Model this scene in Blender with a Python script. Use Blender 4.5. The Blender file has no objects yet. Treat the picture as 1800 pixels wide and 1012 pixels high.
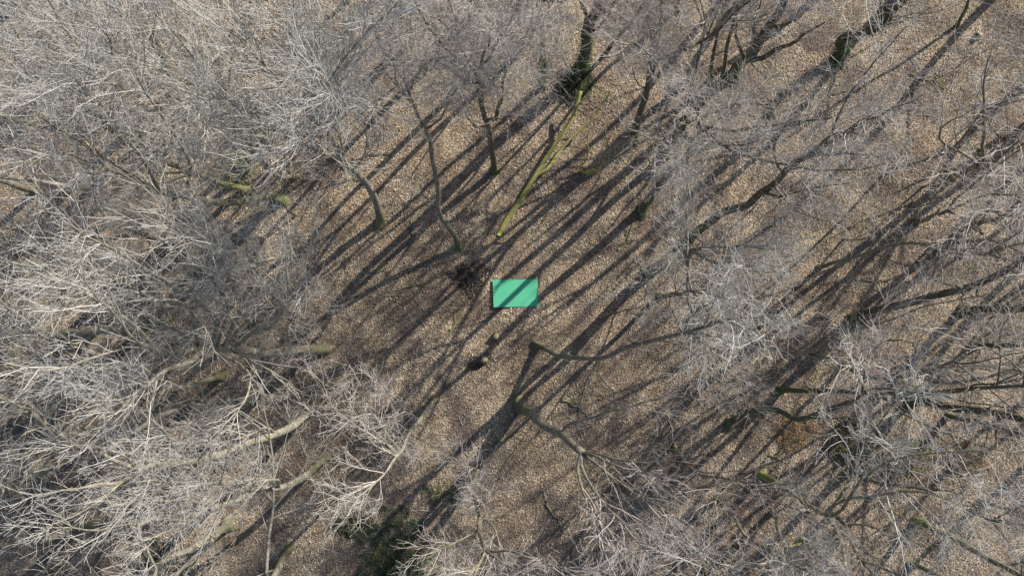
import bpy, math
import numpy as np
from mathutils import Vector

C = bpy.context.scene.collection
SC = bpy.context.scene

# ------------------------------------------------------------------ camera
HC = 40.0                      # flying height
TH = math.radians(2.4)         # tilt away from straight down
FPX = 900.0 / math.tan(math.radians(35.0))
cam = bpy.data.cameras.new('camera')
cam.lens = 18.0 / math.tan(math.radians(35.0))
cam.sensor_width = 36.0
cam.clip_end = 1000.0
camo = bpy.data.objects.new('camera', cam)
C.objects.link(camo)
camo.location = (0, 0, HC)
camo.rotation_euler = (TH, 0, 0)
SC.camera = camo

# ------------------------------------------------------------------ sky, sun, exposure
SUN_EL = math.radians(33.0)
SUN_AZ = math.radians(46.0)          # from +Y towards +X
SUN_DIR = Vector((math.sin(SUN_AZ) * math.cos(SUN_EL), math.cos(SUN_AZ) * math.cos(SUN_EL), math.sin(SUN_EL)))
world = bpy.data.worlds.new("World")
SC.world = world
world.use_nodes = True
wn = world.node_tree
bg = wn.nodes['Background']
sky = wn.nodes.new('ShaderNodeTexSky')
sky.sky_type = 'NISHITA'
sky.sun_disc = False
sky.ozone_density = 2.5
sky.sun_elevation = SUN_EL
sky.sun_rotation = SUN_AZ
wn.links.new(sky.outputs[0], bg.inputs[0])
bg.inputs[1].default_value = 0.11
sl = bpy.data.lights.new('sun', 'SUN')
sl.energy = 5.0
sl.angle = math.radians(0.5)
sl.color = (1.0, 0.95, 0.87)
so = bpy.data.objects.new('sun', sl)
C.objects.link(so)
so.location = (30, 30, 60)
so.rotation_euler = (-SUN_DIR).to_track_quat('-Z', 'Y').to_euler()
SC.view_settings.view_transform = 'Standard'
SC.view_settings.look = 'None'
SC.view_settings.exposure = 0.6
SC.view_settings.gamma = 1.0
SC.cycles.max_bounces = 4
SC.cycles.diffuse_bounces = 2
SC.cycles.glossy_bounces = 1

# ------------------------------------------------------------------ ground height and pixel -> ground helpers
def ground_point(px, py, h=0.0):
    cx, cy = (px - 900.0) / FPX, -(py - 506.0) / FPX
    d = np.array([cx, cy * math.cos(TH) + math.sin(TH), cy * math.sin(TH) - math.cos(TH)])
    t = (h - HC) / d[2]
    return np.array([0, 0, HC]) + d * t

PIT = ground_point(836, 641)
BANK = ground_point(848, 622)

def gz(x, y):
    x = np.asarray(x, float); y = np.asarray(y, float)
    z = 0.10 * np.sin(x * 0.41 + 1.3) * np.cos(y * 0.37 + 0.4) + 0.06 * np.sin(x * 0.93 + y * 0.71) + 0.035 * np.sin(x * 2.1 - y * 1.7 + 2.0)
    dx, dy = x - PIT[0], y - PIT[1]
    z = z - 0.85 * np.exp(-((dx * 0.92 + dy * 0.38) / 0.62) ** 2 - ((-dx * 0.38 + dy * 0.92) / 0.26) ** 2)
    bx, by = x - BANK[0], y - BANK[1]
    z = z + 0.40 * np.exp(-((bx * 0.9 + by * 0.4) / 0.9) ** 2 - ((-bx * 0.4 + by * 0.9) / 0.42) ** 2)
    return z

def P(px, py, h=0.0):
    p = ground_point(px, py, h)
    if h < 3:
        p[2] += float(gz(p[0], p[1])) * (1 - h / 3.0)
    return p

# ------------------------------------------------------------------ materials
def mat(name):
    m = bpy.data.materials.new(name)
    m.use_nodes = True
    nt = m.node_tree
    b = nt.nodes['Principled BSDF']
    return m, nt, b

def node(nt, typ, **kw):
    n = nt.nodes.new(typ)
    for k, v in kw.items():
        setattr(n, k, v)
    return n

def ramp(nt, src, stops):
    r = node(nt, 'ShaderNodeValToRGB')
    e = r.color_ramp.elements
    while len(e) < len(stops):
        e.new(0.5)
    for i, (p, c) in enumerate(stops):
        e[i].position = p
        e[i].color = (c[0], c[1], c[2], 1)
    nt.links.new(src, r.inputs[0])
    return r.outputs[0]

def noise(nt, scale, detail=4, rough=0.6, co=None, dist=0.0):
    n = node(nt, 'ShaderNodeTexNoise')
    n.inputs['Scale'].default_value = scale
    n.inputs['Detail'].default_value = detail
    n.inputs['Roughness'].default_value = rough
    n.inputs['Distortion'].default_value = dist
    if co is None:
        tc = node(nt, 'ShaderNodeTexCoord')
        co = tc.outputs['Object']
    nt.links.new(co, n.inputs['Vector'])
    return n.outputs[0]

def mix(nt, fac, a, b):
    m = node(nt, 'ShaderNodeMix', data_type='RGBA')
    for s, v in ((m.inputs[0], fac), (m.inputs[6], a), (m.inputs[7], b)):
        if isinstance(v, (int, float)):
            s.default_value = v
        elif isinstance(v, tuple):
            s.default_value = (v[0], v[1], v[2], 1)
        else:
            nt.links.new(v, s)
    return m.outputs[2]

def bump(nt, b, h, strength, dist):
    n = node(nt, 'ShaderNodeBump')
    n.inputs['Strength'].default_value = strength
    n.inputs['Distance'].default_value = dist
    nt.links.new(h, n.inputs['Height'])
    nt.links.new(n.outputs[0], b.inputs['Normal'])

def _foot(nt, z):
    """darker moss tone over the lower trunk, fading out upward"""
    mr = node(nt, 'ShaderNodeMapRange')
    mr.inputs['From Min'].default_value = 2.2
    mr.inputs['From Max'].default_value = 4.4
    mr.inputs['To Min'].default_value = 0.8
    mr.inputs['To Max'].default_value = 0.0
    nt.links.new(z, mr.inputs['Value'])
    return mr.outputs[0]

def bark(name, c0, c1, moss, moss_amt, moss_top=3.0):
    m, nt, b = mat(name)
    tc = node(nt, 'ShaderNodeTexCoord')
    mp = node(nt, 'ShaderNodeMapping')
    mp.inputs['Scale'].default_value = (1, 1, 0.35)
    nt.links.new(tc.outputs['Object'], mp.inputs[0])
    n1 = noise(nt, 9, 6, 0.7, mp.outputs[0])
    col = ramp(nt, n1, [(0.3, c0), (0.68, c1)])
    n3 = noise(nt, 3.2, 5, 0.7, dist=0.4)
    col = mix(nt, ramp(nt, n3, [(0.42, (0, 0, 0)), (0.62, (0.75, 0.75, 0.75))]), col, tuple(v * 0.55 for v in c0))
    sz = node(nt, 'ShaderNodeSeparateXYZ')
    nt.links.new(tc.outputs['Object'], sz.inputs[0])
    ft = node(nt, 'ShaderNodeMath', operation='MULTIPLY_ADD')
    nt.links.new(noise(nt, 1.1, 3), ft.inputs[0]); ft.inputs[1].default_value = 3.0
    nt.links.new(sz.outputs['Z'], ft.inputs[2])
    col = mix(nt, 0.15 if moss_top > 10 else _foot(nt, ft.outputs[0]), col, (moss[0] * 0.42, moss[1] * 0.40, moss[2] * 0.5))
    n2 = noise(nt, 1.6, 5, 0.65)
    lo = 0.62 - moss_amt * 0.45
    mask = ramp(nt, n2, [(lo, (0, 0, 0)), (lo + 0.13, (1, 1, 1))])
    sp = node(nt, 'ShaderNodeSeparateXYZ')
    nt.links.new(tc.outputs['Object'], sp.inputs[0])
    hz = node(nt, 'ShaderNodeMapRange')
    hz.inputs['From Min'].default_value = moss_top * 0.3
    hz.inputs['From Max'].default_value = moss_top
    hz.inputs['To Min'].default_value = 1.0
    hz.inputs['To Max'].default_value = 0.12
    nt.links.new(sp.outputs['Z'], hz.inputs['Value'])
    mm_ = node(nt, 'ShaderNodeMath', operation='MULTIPLY')
    nt.links.new(mask, mm_.inputs[0]); nt.links.new(hz.outputs[0], mm_.inputs[1])
    mask = mm_.outputs[0]
    mc = mix(nt, noise(nt, 20, 3), tuple(v * 0.6 for v in moss), tuple(v * 1.35 for v in moss))
    col = mix(nt, mask, col, mc)
    nt.links.new(col, b.inputs['Base Color'])
    b.inputs['Roughness'].default_value = 0.9
    b.inputs['Specular IOR Level'].default_value = 0.15
    bump(nt, b, n1, 0.7, 0.04)
    return m

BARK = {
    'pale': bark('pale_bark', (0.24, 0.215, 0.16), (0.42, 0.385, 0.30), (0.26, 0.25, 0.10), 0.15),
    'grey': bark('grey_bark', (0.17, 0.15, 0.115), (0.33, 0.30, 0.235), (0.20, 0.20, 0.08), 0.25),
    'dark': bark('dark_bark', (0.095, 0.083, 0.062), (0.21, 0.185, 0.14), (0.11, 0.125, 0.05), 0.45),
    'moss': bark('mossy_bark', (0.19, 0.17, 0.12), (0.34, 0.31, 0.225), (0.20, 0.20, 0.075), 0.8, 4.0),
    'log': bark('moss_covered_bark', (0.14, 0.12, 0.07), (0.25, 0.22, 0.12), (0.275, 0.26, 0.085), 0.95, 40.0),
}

def twig_mat(name, cols):
    m, nt, b = mat(name)
    oi = node(nt, 'ShaderNodeObjectInfo')
    g = node(nt, 'ShaderNodeNewGeometry')
    c = ramp(nt, oi.outputs['Random'], cols)
    c2 = mix(nt, 0.5, c, ramp(nt, g.outputs['Random Per Island'], [(0.0, tuple(v * 0.35 for v in cols[0][1])), (1.0, tuple(min(0.75, v * 1.55) for v in cols[0][1]))]))
    nt.links.new(c2, b.inputs['Base Color'])
    b.inputs['Roughness'].default_value = 0.85
    b.inputs['Specular IOR Level'].default_value = 0.2
    return m
TWIG = {
    'pale': twig_mat('pale_twigs', [(0.0, (0.42, 0.395, 0.35)), (0.5, (0.41, 0.39, 0.36)), (1.0, (0.415, 0.40, 0.345))]),
    'grey': twig_mat('grey_twigs', [(0.0, (0.42, 0.37, 0.33)), (0.5, (0.40, 0.365, 0.33)), (1.0, (0.39, 0.37, 0.305))]),
}

def leaf_mat(name, stops, patch=None):
    m, nt, b = mat(name)
    g = node(nt, 'ShaderNodeNewGeometry')
    c = ramp(nt, g.outputs['Random Per Island'], stops)
    if patch:
        n = noise(nt, 0.32, 4, 0.6)
        c = mix(nt, ramp(nt, n, [(0.42, (0, 0, 0)), (0.62, (0.55, 0.55, 0.55))]), c, patch)
    nt.links.new(c, b.inputs['Base Color'])
    b.inputs['Roughness'].default_value = 0.75
    b.inputs['Specular IOR Level'].default_value = 0.25
    return m

def litter_mat():
    m, nt, b = mat('fallen_leaves')
    g = node(nt, 'ShaderNodeNewGeometry')
    rnd = g.outputs['Random Per Island']
    pale = ramp(nt, rnd, [(0.0, (0.17, 0.135, 0.095)), (0.15, (0.44, 0.345, 0.245)), (0.55, (0.63, 0.505, 0.365)), (0.9, (0.73, 0.61, 0.455)), (1.0, (0.76, 0.69, 0.55))])
    dark = ramp(nt, rnd, [(0.0, (0.055, 0.042, 0.038)), (0.35, (0.14, 0.105, 0.09)), (0.75, (0.24, 0.185, 0.152)), (1.0, (0.38, 0.305, 0.245))])
    rust = ramp(nt, rnd, [(0.0, (0.10, 0.065, 0.038)), (0.4, (0.27, 0.185, 0.105)), (0.8, (0.43, 0.31, 0.19)), (1.0, (0.58, 0.46, 0.31))])
    moss = ramp(nt, rnd, [(0.0, (0.09, 0.085, 0.045)), (0.5, (0.26, 0.235, 0.12)), (1.0, (0.48, 0.44, 0.27))])
    c = mix(nt, ramp(nt, noise(nt, 0.42, 6, 0.72, dist=0.6), [(0.43, (0, 0, 0)), (0.57, (1, 1, 1))]), pale, dark)
    c = mix(nt, ramp(nt, noise(nt, 2.3, 5, 0.7, dist=0.4), [(0.50, (0, 0, 0)), (0.64, (0.7, 0.7, 0.7))]), c, dark)
    c = mix(nt, ramp(nt, noise(nt, 0.30, 6, 0.7, dist=0.3), [(0.45, (0, 0, 0)), (0.60, (0.9, 0.9, 0.9))]), c, rust)
    c = mix(nt, ramp(nt, noise(nt, 0.62, 6, 0.75), [(0.60, (0, 0, 0)), (0.68, (0.8, 0.8, 0.8))]), c, moss)
    nt.links.new(c, b.inputs['Base Color'])
    b.inputs['Roughness'].default_value = 0.8
    b.inputs['Specular IOR Level'].default_value = 0.2
    return m
M_LITTER = litter_mat()
M_IVY = leaf_mat('ivy_leaves', [(0.0, (0.018, 0.035, 0.014)), (0.6, (0.045, 0.075, 0.028)), (1.0, (0.09, 0.12, 0.05))])
M_BRAMBLE = leaf_mat('bramble_leaves', [(0.0, (0.03, 0.05, 0.022)), (0.5, (0.08, 0.105, 0.05)), (0.85, (0.16, 0.17, 0.08)), (1.0, (0.3, 0.29, 0.16))])
M_SHADE_LEAF = leaf_mat('shade_dark_leaves', [(0.0, (0.02, 0.018, 0.018)), (0.7, (0.06, 0.052, 0.05)), (1.0, (0.16, 0.13, 0.11))])  # near-black leaf colour that paints shade into the brush heaps
M_OLIVE = leaf_mat('olive_leaves', [(0.0, (0.10, 0.10, 0.035)), (0.6, (0.22, 0.20, 0.08)), (1.0, (0.36, 0.32, 0.15))])
M_RUST = leaf_mat('withered_leaves', [(0.0, (0.16, 0.085, 0.04)), (0.6, (0.28, 0.165, 0.08)), (1.0, (0.40, 0.27, 0.15))])

m, nt, b = mat('woodland_floor')
tc = node(nt, 'ShaderNodeTexCoord')
vo = node(nt, 'ShaderNodeTexVoronoi')
vo.inputs['Scale'].default_value = 19.0
nt.links.new(tc.outputs['Object'], vo.inputs['Vector'])
sep = node(nt, 'ShaderNodeSeparateColor')
nt.links.new(vo.outputs['Color'], sep.inputs[0])
c = ramp(nt, sep.outputs[0], [(0.000, (0.083, 0.061, 0.042)), (0.400, (0.207, 0.156, 0.105)), (0.800, (0.372, 0.290, 0.196)), (1.000, (0.510, 0.410, 0.287))])
n = noise(nt, 0.25, 5, 0.6)
c = mix(nt, ramp(nt, noise(nt, 0.42, 6, 0.72, dist=0.6), [(0.43, (0, 0, 0)), (0.57, (0.75, 0.75, 0.75))]), c, (0.10, 0.076, 0.064))
n2 = noise(nt, 0.5, 6, 0.7, dist=0.5)
c = mix(nt, ramp(nt, n2, [(0.63, (0, 0, 0)), (0.72, (0.7, 0.7, 0.7))]), c, (0.13, 0.13, 0.045))
nt.links.new(c, b.inputs['Base Color'])
b.inputs['Roughness'].default_value = 0.95
b.inputs['Specular IOR Level'].default_value = 0.1
bump(nt, b, vo.outputs['Distance'], 0.6, 0.05)
M_FLOOR = m

m, nt, b = mat('green_sheet')
n = noise(nt, 2.5, 3)
c = mix(nt, n, (0.065, 0.36, 0.195), (0.08, 0.41, 0.225))
nt.links.new(c, b.inputs['Base Color'])
b.inputs['Roughness'].default_value = 0.55
M_GREEN = m
m, nt, b = mat('cut_wood')
c = ramp(nt, noise(nt, 9, 5), [(0.3, (0.25, 0.19, 0.12)), (0.7, (0.42, 0.34, 0.23))])
nt.links.new(c, b.inputs['Base Color'])
b.inputs['Roughness'].default_value = 0.9
M_CUT = m
m, nt, b = mat('dark_patch_surface')
b.inputs['Base Color'].default_value = (0.006, 0.010, 0.016, 1)
b.inputs['Roughness'].default_value = 0.12
bump(nt, b, noise(nt, 1.5, 3), 0.1, 0.05)
M_DARK_PATCH = m

# ------------------------------------------------------------------ mesh helpers
def mesh_np(name, V, F, mats, smooth=True, midx=None):
    """V (n,3), F list of int arrays (k, 3 or 4)."""
    me = bpy.data.meshes.new(name)
    V = np.ascontiguousarray(V, dtype=np.float32)
    me.vertices.add(len(V))
    me.vertices.foreach_set('co', V.ravel())
    F = [f for f in F if len(f)]
    loops = np.concatenate([f.ravel() for f in F]).astype(np.int32)
    tot = np.concatenate([np.full(len(f), f.shape[1], np.int32) for f in F])
    start = np.concatenate([[0], np.cumsum(tot)[:-1]]).astype(np.int32)
    me.loops.add(len(loops))
    me.loops.foreach_set('vertex_index', loops)
    me.polygons.add(len(tot))
    me.polygons.foreach_set('loop_start', start)
    me.polygons.foreach_set('loop_total', tot)
    me.polygons.foreach_set('use_smooth', np.full(len(tot), smooth, dtype=bool))
    for mm in (mats if isinstance(mats, (list, tuple)) else [mats]):
        me.materials.append(mm)
    if midx is not None:
        me.polygons.foreach_set('material_index', midx.astype(np.int32))
    me.update(calc_edges=True)
    return me

def link(name, me, parent=None, loc=(0, 0, 0)):
    o = bpy.data.objects.new(name, me)
    C.objects.link(o)
    o.location = loc
    if parent is not None:
        o.parent = parent
    return o

def tag(o, label=None, cat=None, group=None, kind=None):
    if label: o['label'] = label
    if cat: o['category'] = cat
    if group: o['group'] = group
    if kind: o['kind'] = kind
    return o

def thing(name, label, cat, loc, group=None):
    o = bpy.data.objects.new(name, None)
    o.empty_display_size = 0.3
    C.objects.link(o)
    o.location = loc
    return tag(o, label, cat, group)

def norm(v):
    return v / np.maximum(np.linalg.norm(v, axis=-1, keepdims=True), 1e-9)

class Tubes:
    """Collects many tapering tubes and meshes them at once."""
    def __init__(self):
        self.V = []; self.F = []; self.n = 0
    def add(self, Pn, R, sides, cap=False, lump=0.0, rng=None, mul=None):
        # Pn (N,m,3)  R (N,m)
        N, m_, _ = Pn.shape
        T = np.empty_like(Pn)
        T[:, 1:-1] = Pn[:, 2:] - Pn[:, :-2]
        T[:, 0] = Pn[:, 1] - Pn[:, 0]
        T[:, -1] = Pn[:, -1] - Pn[:, -2]
        T = norm(T)
        mt = norm(T.mean(axis=1))
        ref = np.where(np.abs(mt[:, 2:3]) > 0.75, np.array([[1.0, 0, 0]]), np.array([[0, 0, 1.0]]))[:, None, :]
        A = norm(np.cross(T, np.broadcast_to(ref, T.shape)))
        B = np.cross(T, A)
        ang = np.arange(sides) * 2 * np.pi / sides
        rr = R[:, :, None, None]
        if lump:
            ph = rng.uniform(0, 6.28, (N, 1, 1))
            k = 1 + lump * np.sin(3 * ang[None, None, :] + ph + 2.0 * np.arange(m_)[None, :, None] * 0.35) + lump * 0.7 * rng.uniform(-1, 1, (N, m_, sides))
            rr = rr * k[..., None]
        if mul is not None:
            rr = rr * mul[None, :, :, None]
        V = Pn[:, :, None, :] + rr * (np.cos(ang)[None, None, :, None] * A[:, :, None, :] + np.sin(ang)[None, None, :, None] * B[:, :, None, :])
        idx = (np.arange(N * m_ * sides).reshape(N, m_, sides)) + self.n
        a = idx[:, :-1, :]; b_ = np.roll(a, -1, axis=2)
        d = idx[:, 1:, :]; c_ = np.roll(d, -1, axis=2)
        self.F.append(np.stack([a, b_, c_, d], axis=-1).reshape(-1, 4))
        self.V.append(V.reshape(-1, 3))
        self.n += N * m_ * sides
        if cap:
            for e in (0, m_ - 1):
                cc = Pn[:, e] + T[:, e] * (0.25 if e else -0.25) * R[:, e][:, None]
                ci = np.arange(N) + self.n
                self.V.append(cc); self.n += N
                ring = idx[:, e, :]
                nx = np.roll(ring, -1, axis=1)
                tri = np.stack([ring, nx, np.repeat(ci[:, None], sides, 1)], -1)
                self.F.append(tri.reshape(-1, 3))
    def mesh(self, name, m):
        return mesh_np(name, np.concatenate(self.V), self.F, m)

def spline(pts, n):
    """Catmull-Rom through pts, n samples evenly by length."""
    p = np.asarray(pts, float)
    if len(p) == 2:
        s = np.linspace(0, 1, n)[:, None]
        return p[0] * (1 - s) + p[1] * s
    q = np.vstack([2 * p[0] - p[1], p, 2 * p[-1] - p[-2]])
    out = []
    for i in range(len(p) - 1):
        a, b_, c_, d = q[i:i + 4]
        for t in np.linspace(0, 1, 12, endpoint=False):
            out.append(0.5 * (2 * b_ + (c_ - a) * t + (2 * a - 5 * b_ + 4 * c_ - d) * t * t + (3 * b_ - a - 3 * c_ + d) * t ** 3))
    out.append(p[-1])
    out = np.array(out)
    L = np.concatenate([[0], np.cumsum(np.linalg.norm(np.diff(out, axis=0), axis=1))])
    s = np.linspace(0, L[-1], n)
    return np.stack([np.interp(s, L, out[:, k]) for k in range(3)], 1)

def grow(P0, D, L, R0, R1, nseg, wob, up, rng):
    N = len(P0)
    pts = np.empty((N, nseg + 1, 3))
    pts[:, 0] = P0
    d = norm(D)
    step = (L / nseg)[:, None]
    for i in range(nseg):
        d = norm(d + wob * rng.normal(size=(N, 3)) + np.array([0, 0, up]))
        pts[:, i + 1] = pts[:, i] + d * step
    s = np.linspace(0, 1, nseg + 1)[None]
    R = R0[:, None] * (1 - s) + R1 * s
    return pts, R

def spawn(pts, R, dens, t0, amin, amax, rng, tpow=0.85, outward=None):
    N, m_, _ = pts.shape
    seg = np.linalg.norm(np.diff(pts, axis=1), axis=2)
    L = seg.sum(1)
    cnt = np.floor(L * dens * (1 - t0) + rng.random(N)).astype(int)
    idx = np.repeat(np.arange(N), cnt)
    n = len(idx)
    t = t0 + (1 - t0) * rng.random(n) ** tpow
    f = t * (m_ - 1)
    i0 = np.minimum(f.astype(int), m_ - 2)
    w = (f - i0)[:, None]
    p = pts[idx, i0] * (1 - w) + pts[idx, i0 + 1] * w
    tg = norm(pts[idx, i0 + 1] - pts[idx, i0])
    r = R[idx, i0] * (1 - w[:, 0]) + R[idx, i0 + 1] * w[:, 0]
    pr = norm(np.cross(tg, rng.normal(size=(n, 3))))
    a = rng.uniform(amin, amax, n)[:, None]
    d = tg * np.cos(a) + pr * np.sin(a)
    return p, d, r, t, L[idx]

STYLE = {
    # a1..a4: how far each order of branch leaves its parent; d: branches per metre; w: crookedness; up: how strongly it turns upward
    'oak':   dict(a1=(0.38, 0.85), up1=0.07, d2=2.0, a2=(0.38, 0.9), w2=0.14, d3=3.0, w3=0.18, d4=5.4, w4=0.23, tr=0.0068, up2=0.06, up3=0.05, l4=(0.3, 0.8)),
    'beech': dict(a1=(0.25, 0.6), up1=0.09, d2=2.3, a2=(0.28, 0.65), w2=0.09, d3=3.1, w3=0.12, d4=5.2, w4=0.17, tr=0.0068, up2=0.09, up3=0.07, l4=(0.35, 0.9)),
    'fan':   dict(a1=(0.2, 0.5), up1=0.05, d2=2.5, a2=(0.22, 0.55), w2=0.07, d3=2.2, a3=(0.25, 0.65), w3=0.10, d4=3.8, w4=0.16, tr=0.008, up2=0.05, up3=0.04, l4=(0.4, 1.0)),
    'loose': dict(a1=(0.38, 0.85), up1=0.06, d2=1.6, a2=(0.42, 0.95), w2=0.15, d3=2.8, w3=0.19, d4=5.0, w4=0.26, tr=0.0075, up2=0.05, up3=0.04, l4=(0.3, 0.8)),
    'sparse': dict(a1=(0.4, 0.9), up1=0.05, d2=1.2, a2=(0.45, 1.0), w2=0.16, d3=2.0, w3=0.2, d4=3.4, w4=0.28, tr=0.007, up2=0.04, up3=0.03, l4=(0.3, 0.75)),
}

def build_tree(name, label, pts, r0, H, style, bk, tw, seed, limbs=(), ivy=None, group=None, nl=None, dens=1.0, cat='tree', spread=1.0, start=0.45):
    """pts: world polyline of the trunk; H: height of the top of the crown."""
    rng = np.random.default_rng(seed)
    S = STYLE[style]
    pts = np.asarray(pts, float)
    base = pts[0].copy()
    root = thing(name, label, cat, base, group)
    pts = pts - base
    pts[0, 2] -= 0.25
    n = max(10, int(np.linalg.norm(np.diff(pts, axis=0), axis=1).sum() / 0.45))
    tr = spline(pts, n)
    if r0 > 0.1:
        k = int(np.searchsorted(tr[:, 2], 0.8)) + 1
        tr = np.vstack([spline(tr[:k + 1], 9)[:-1], tr[k:]]); n = len(tr)
    s = np.linspace(0, 1, n)
    wv = 0.04 * (r0 / 0.2) * np.minimum(1, s * 6)
    tr[:, 0] += wv * np.sin(s * 17 + seed) ; tr[:, 1] += wv * np.cos(s * 14 + seed * 1.7)
    htop = tr[-1, 2]
    # thickness follows height
    zz = np.clip(tr[:, 2] / H, 0, 1)
    Rt = 0.88 * r0 * (1 - 0.82 * zz ** 0.9) * (1 + 0.30 * np.exp(-np.maximum(0, tr[:, 2]) / 0.25))
    Rt = np.maximum(Rt, 0.022)
    tb = Tubes()
    # root flare: a few buttresses running into the litter
    aa = np.arange(16) * 2 * np.pi / 16
    lobes = np.maximum(0, np.cos(aa * 2.5 + rng.uniform(0, 6.28))) + 0.9 * np.maximum(0, np.cos(aa * 1.5 + rng.uniform(0, 6.28))) ** 2
    mul = 1 + np.exp(-np.maximum(0, tr[:, 2]) / 0.22)[:, None] * 0.6 * lobes[None]
    tb.add(tr[None], Rt[None], 16, cap=True, lump=0.04, rng=rng, mul=mul)
    limbP = []
    for lb in limbs:
        q = np.asarray(lb[0], float) - base
        # attach to the nearest trunk sample
        k = int(np.argmin(np.linalg.norm(tr - q[0], axis=1)))
        q[0] = tr[k]
        nn = max(8, int(np.linalg.norm(np.diff(q, axis=0), axis=1).sum() / 0.45))
        c = spline(q, nn)
        ra = min(lb[1] * (0.78 if lb[1] < 0.12 else 0.88), Rt[k] * 0.92)
        ss = np.linspace(0, 1, nn)
        c[1:, 0] += 0.03 * np.sin(ss[1:] * 19 + seed); c[1:, 1] += 0.03 * np.cos(ss[1:] * 23 + seed)
        Rl = ra * (1 - 0.82 * ss)
        lt = Tubes(); lt.add(c[None], Rl[None], 9, cap=True, lump=0.025, rng=rng)
        link('limb', lt.mesh('limb', BARK[bk]), root)
        limbP.append((c, Rl))
    # leaders carrying on from the end of the trunk, and side limbs
    rest = max(H - htop, 2.0)
    td = norm(tr[-1] - tr[-4])
    P1 = []; R1 = []
    nlead = (2 if limbs else 4) if nl is None else nl
    if nlead:
        d = norm(td[None] * 0.9 + np.array([0, 0, 0.45]) + 0.5 * spread * rng.normal(size=(nlead, 3)))
        if limbs: d = norm(d + td[None])
        Lr = rest * rng.uniform(0.75, 1.1, nlead)
        p, R = grow(np.repeat(tr[-1:], nlead, 0), d, Lr, np.full(nlead, min(Rt[-1] * 0.8, 0.045 if limbs else 0.09)), 0.012, 9, 0.11, S['up1'], rng)
        P1.append(p); R1.append(R)
    if not limbs:
        p0, d0, r_, t_, _ = spawn(tr[None], Rt[None], 0.85, start, S['a1'][0], S['a1'][1], rng, 1.0)
        Ls = H * rng.uniform(0.20, 0.36, len(p0)) * (1.25 - 0.7 * t_) * spread
        p, R = grow(p0, d0, Ls, np.minimum(r_ * 0.55, 0.012 + 0.0085 * Ls), 0.010, 9, 0.11, S['up1'], rng)
        P1.append(p); R1.append(R)
    for p, R in zip(P1, R1):
        tb.add(p, R, 6)
    link('trunk', tb.mesh('trunk', BARK[bk]), root)
    # crown: branches, branchlets and twigs
    cr = Tubes()
    src = [(p, R, 0.22) for p, R in zip(P1, R1)] + [(c[None], Rl[None], 0.2) for c, Rl in limbP]
    if limbs:
        kk = int(n * 0.72); src.append((tr[None][:, kk:], Rt[None][:, kk:], 0.1))
    p2 = []; R2 = []
    for pp, RR, t0 in src:
        p0, d0, r_, t_, Lp = spawn(pp, RR, S['d2'] * dens, t0, S['a2'][0], S['a2'][1], rng)
        if not len(p0): continue
        Ls = np.clip(Lp * rng.uniform(0.25, 0.5, len(p0)) * (1.2 - 0.65 * t_), 0.7, 3.8)
        p, R = grow(p0, d0, Ls, np.minimum(r_ * 0.7, 0.007 + 0.006 * Ls), 0.007, 7, S['w2'], S['up2'], rng)
        p2.append(p); R2.append(R)
    p2 = np.concatenate(p2); R2 = np.concatenate(R2)
    cr.add(p2, R2, 5)
    p0, d0, r_, t_, Lp = spawn(p2, R2, S['d3'] * dens, 0.15, S.get('a3', (0.36, 0.92))[0], S.get('a3', (0.36, 0.92))[1], rng)
    Ls = np.clip(Lp * rng.uniform(0.3, 0.6, len(p0)) * (1.2 - 0.6 * t_), 0.4, 1.8)
    p3, R3 = grow(p0, d0, Ls, np.minimum(r_ * 0.75, 0.005 + 0.0065 * Ls), S['tr'] * 0.9, 5, S['w3'], S['up3'], rng)
    cr.add(p3, R3, 3)
    p0, d0, r_, t_, Lp = spawn(p3, R3, S['d4'] * dens, 0.12, 0.35, 1.1, rng)
    Ls = rng.uniform(S['l4'][0], S['l4'][1], len(p0)) * (1.1 - 0.4 * t_)
    p4, R4 = grow(p0, d0, Ls, np.minimum(r_ * 0.85, S['tr'] * 1.15), S['tr'] * 0.6, 3, S['w4'], S['up3'], rng)
    cr.add(p4, R4, 3)
    link('crown', cr.mesh('crown', TWIG[tw]), root)
    if ivy:
        k1 = np.searchsorted(tr[:, 2], ivy[1])
        k1 = max(3, min(k1, n - 1))
        cnt = ivy[0]
        f = rng.random(cnt) * k1
        i0 = np.minimum(f.astype(int), n - 2)
        w = (f - i0)[:, None]
        ctr = tr[i0] * (1 - w) + tr[i0 + 1] * w
        rad = Rt[i0] + np.abs(rng.normal(0, ivy[2], cnt))
        off = norm(rng.normal(size=(cnt, 3)) * np.array([1, 1, 0.4]))
        ctr = ctr + off * rad[:, None]
        link('ivy', leaf_mesh('ivy', ctr, rng.uniform(0.05, 0.10, cnt), M_IVY, rng, off, 0.8), root)
    return root

def leaf_mesh(name, ctr, size, m, rng, nrm=None, tilt=0.5):
    n = len(ctr)
    if nrm is None:
        nrm = np.tile(np.array([0, 0, 1.0]), (n, 1))
    nn = norm(nrm + tilt * rng.normal(size=(n, 3)))
    a = norm(np.cross(nn, rng.normal(size=(n, 3))))
    b_ = np.cross(nn, a)
    s = size[:, None]
    bend = nn * s * rng.uniform(-0.25, 0.25, (n, 1))
    asp = rng.uniform(0.45, 0.75, (n, 1))
    v = np.stack([ctr - a * s * 0.55 + bend, ctr - b_ * s * 0.5 * asp, ctr + a * s * 0.6 + bend, ctr + b_ * s * 0.5 * asp], 1)
    F = np.arange(4 * n).reshape(n, 4)
    tri = np.concatenate([F[:, [0, 1, 3]], F[:, [1, 2, 3]]])
    return mesh_np(name, v.reshape(-1, 3), [tri], m, smooth=False)

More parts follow.
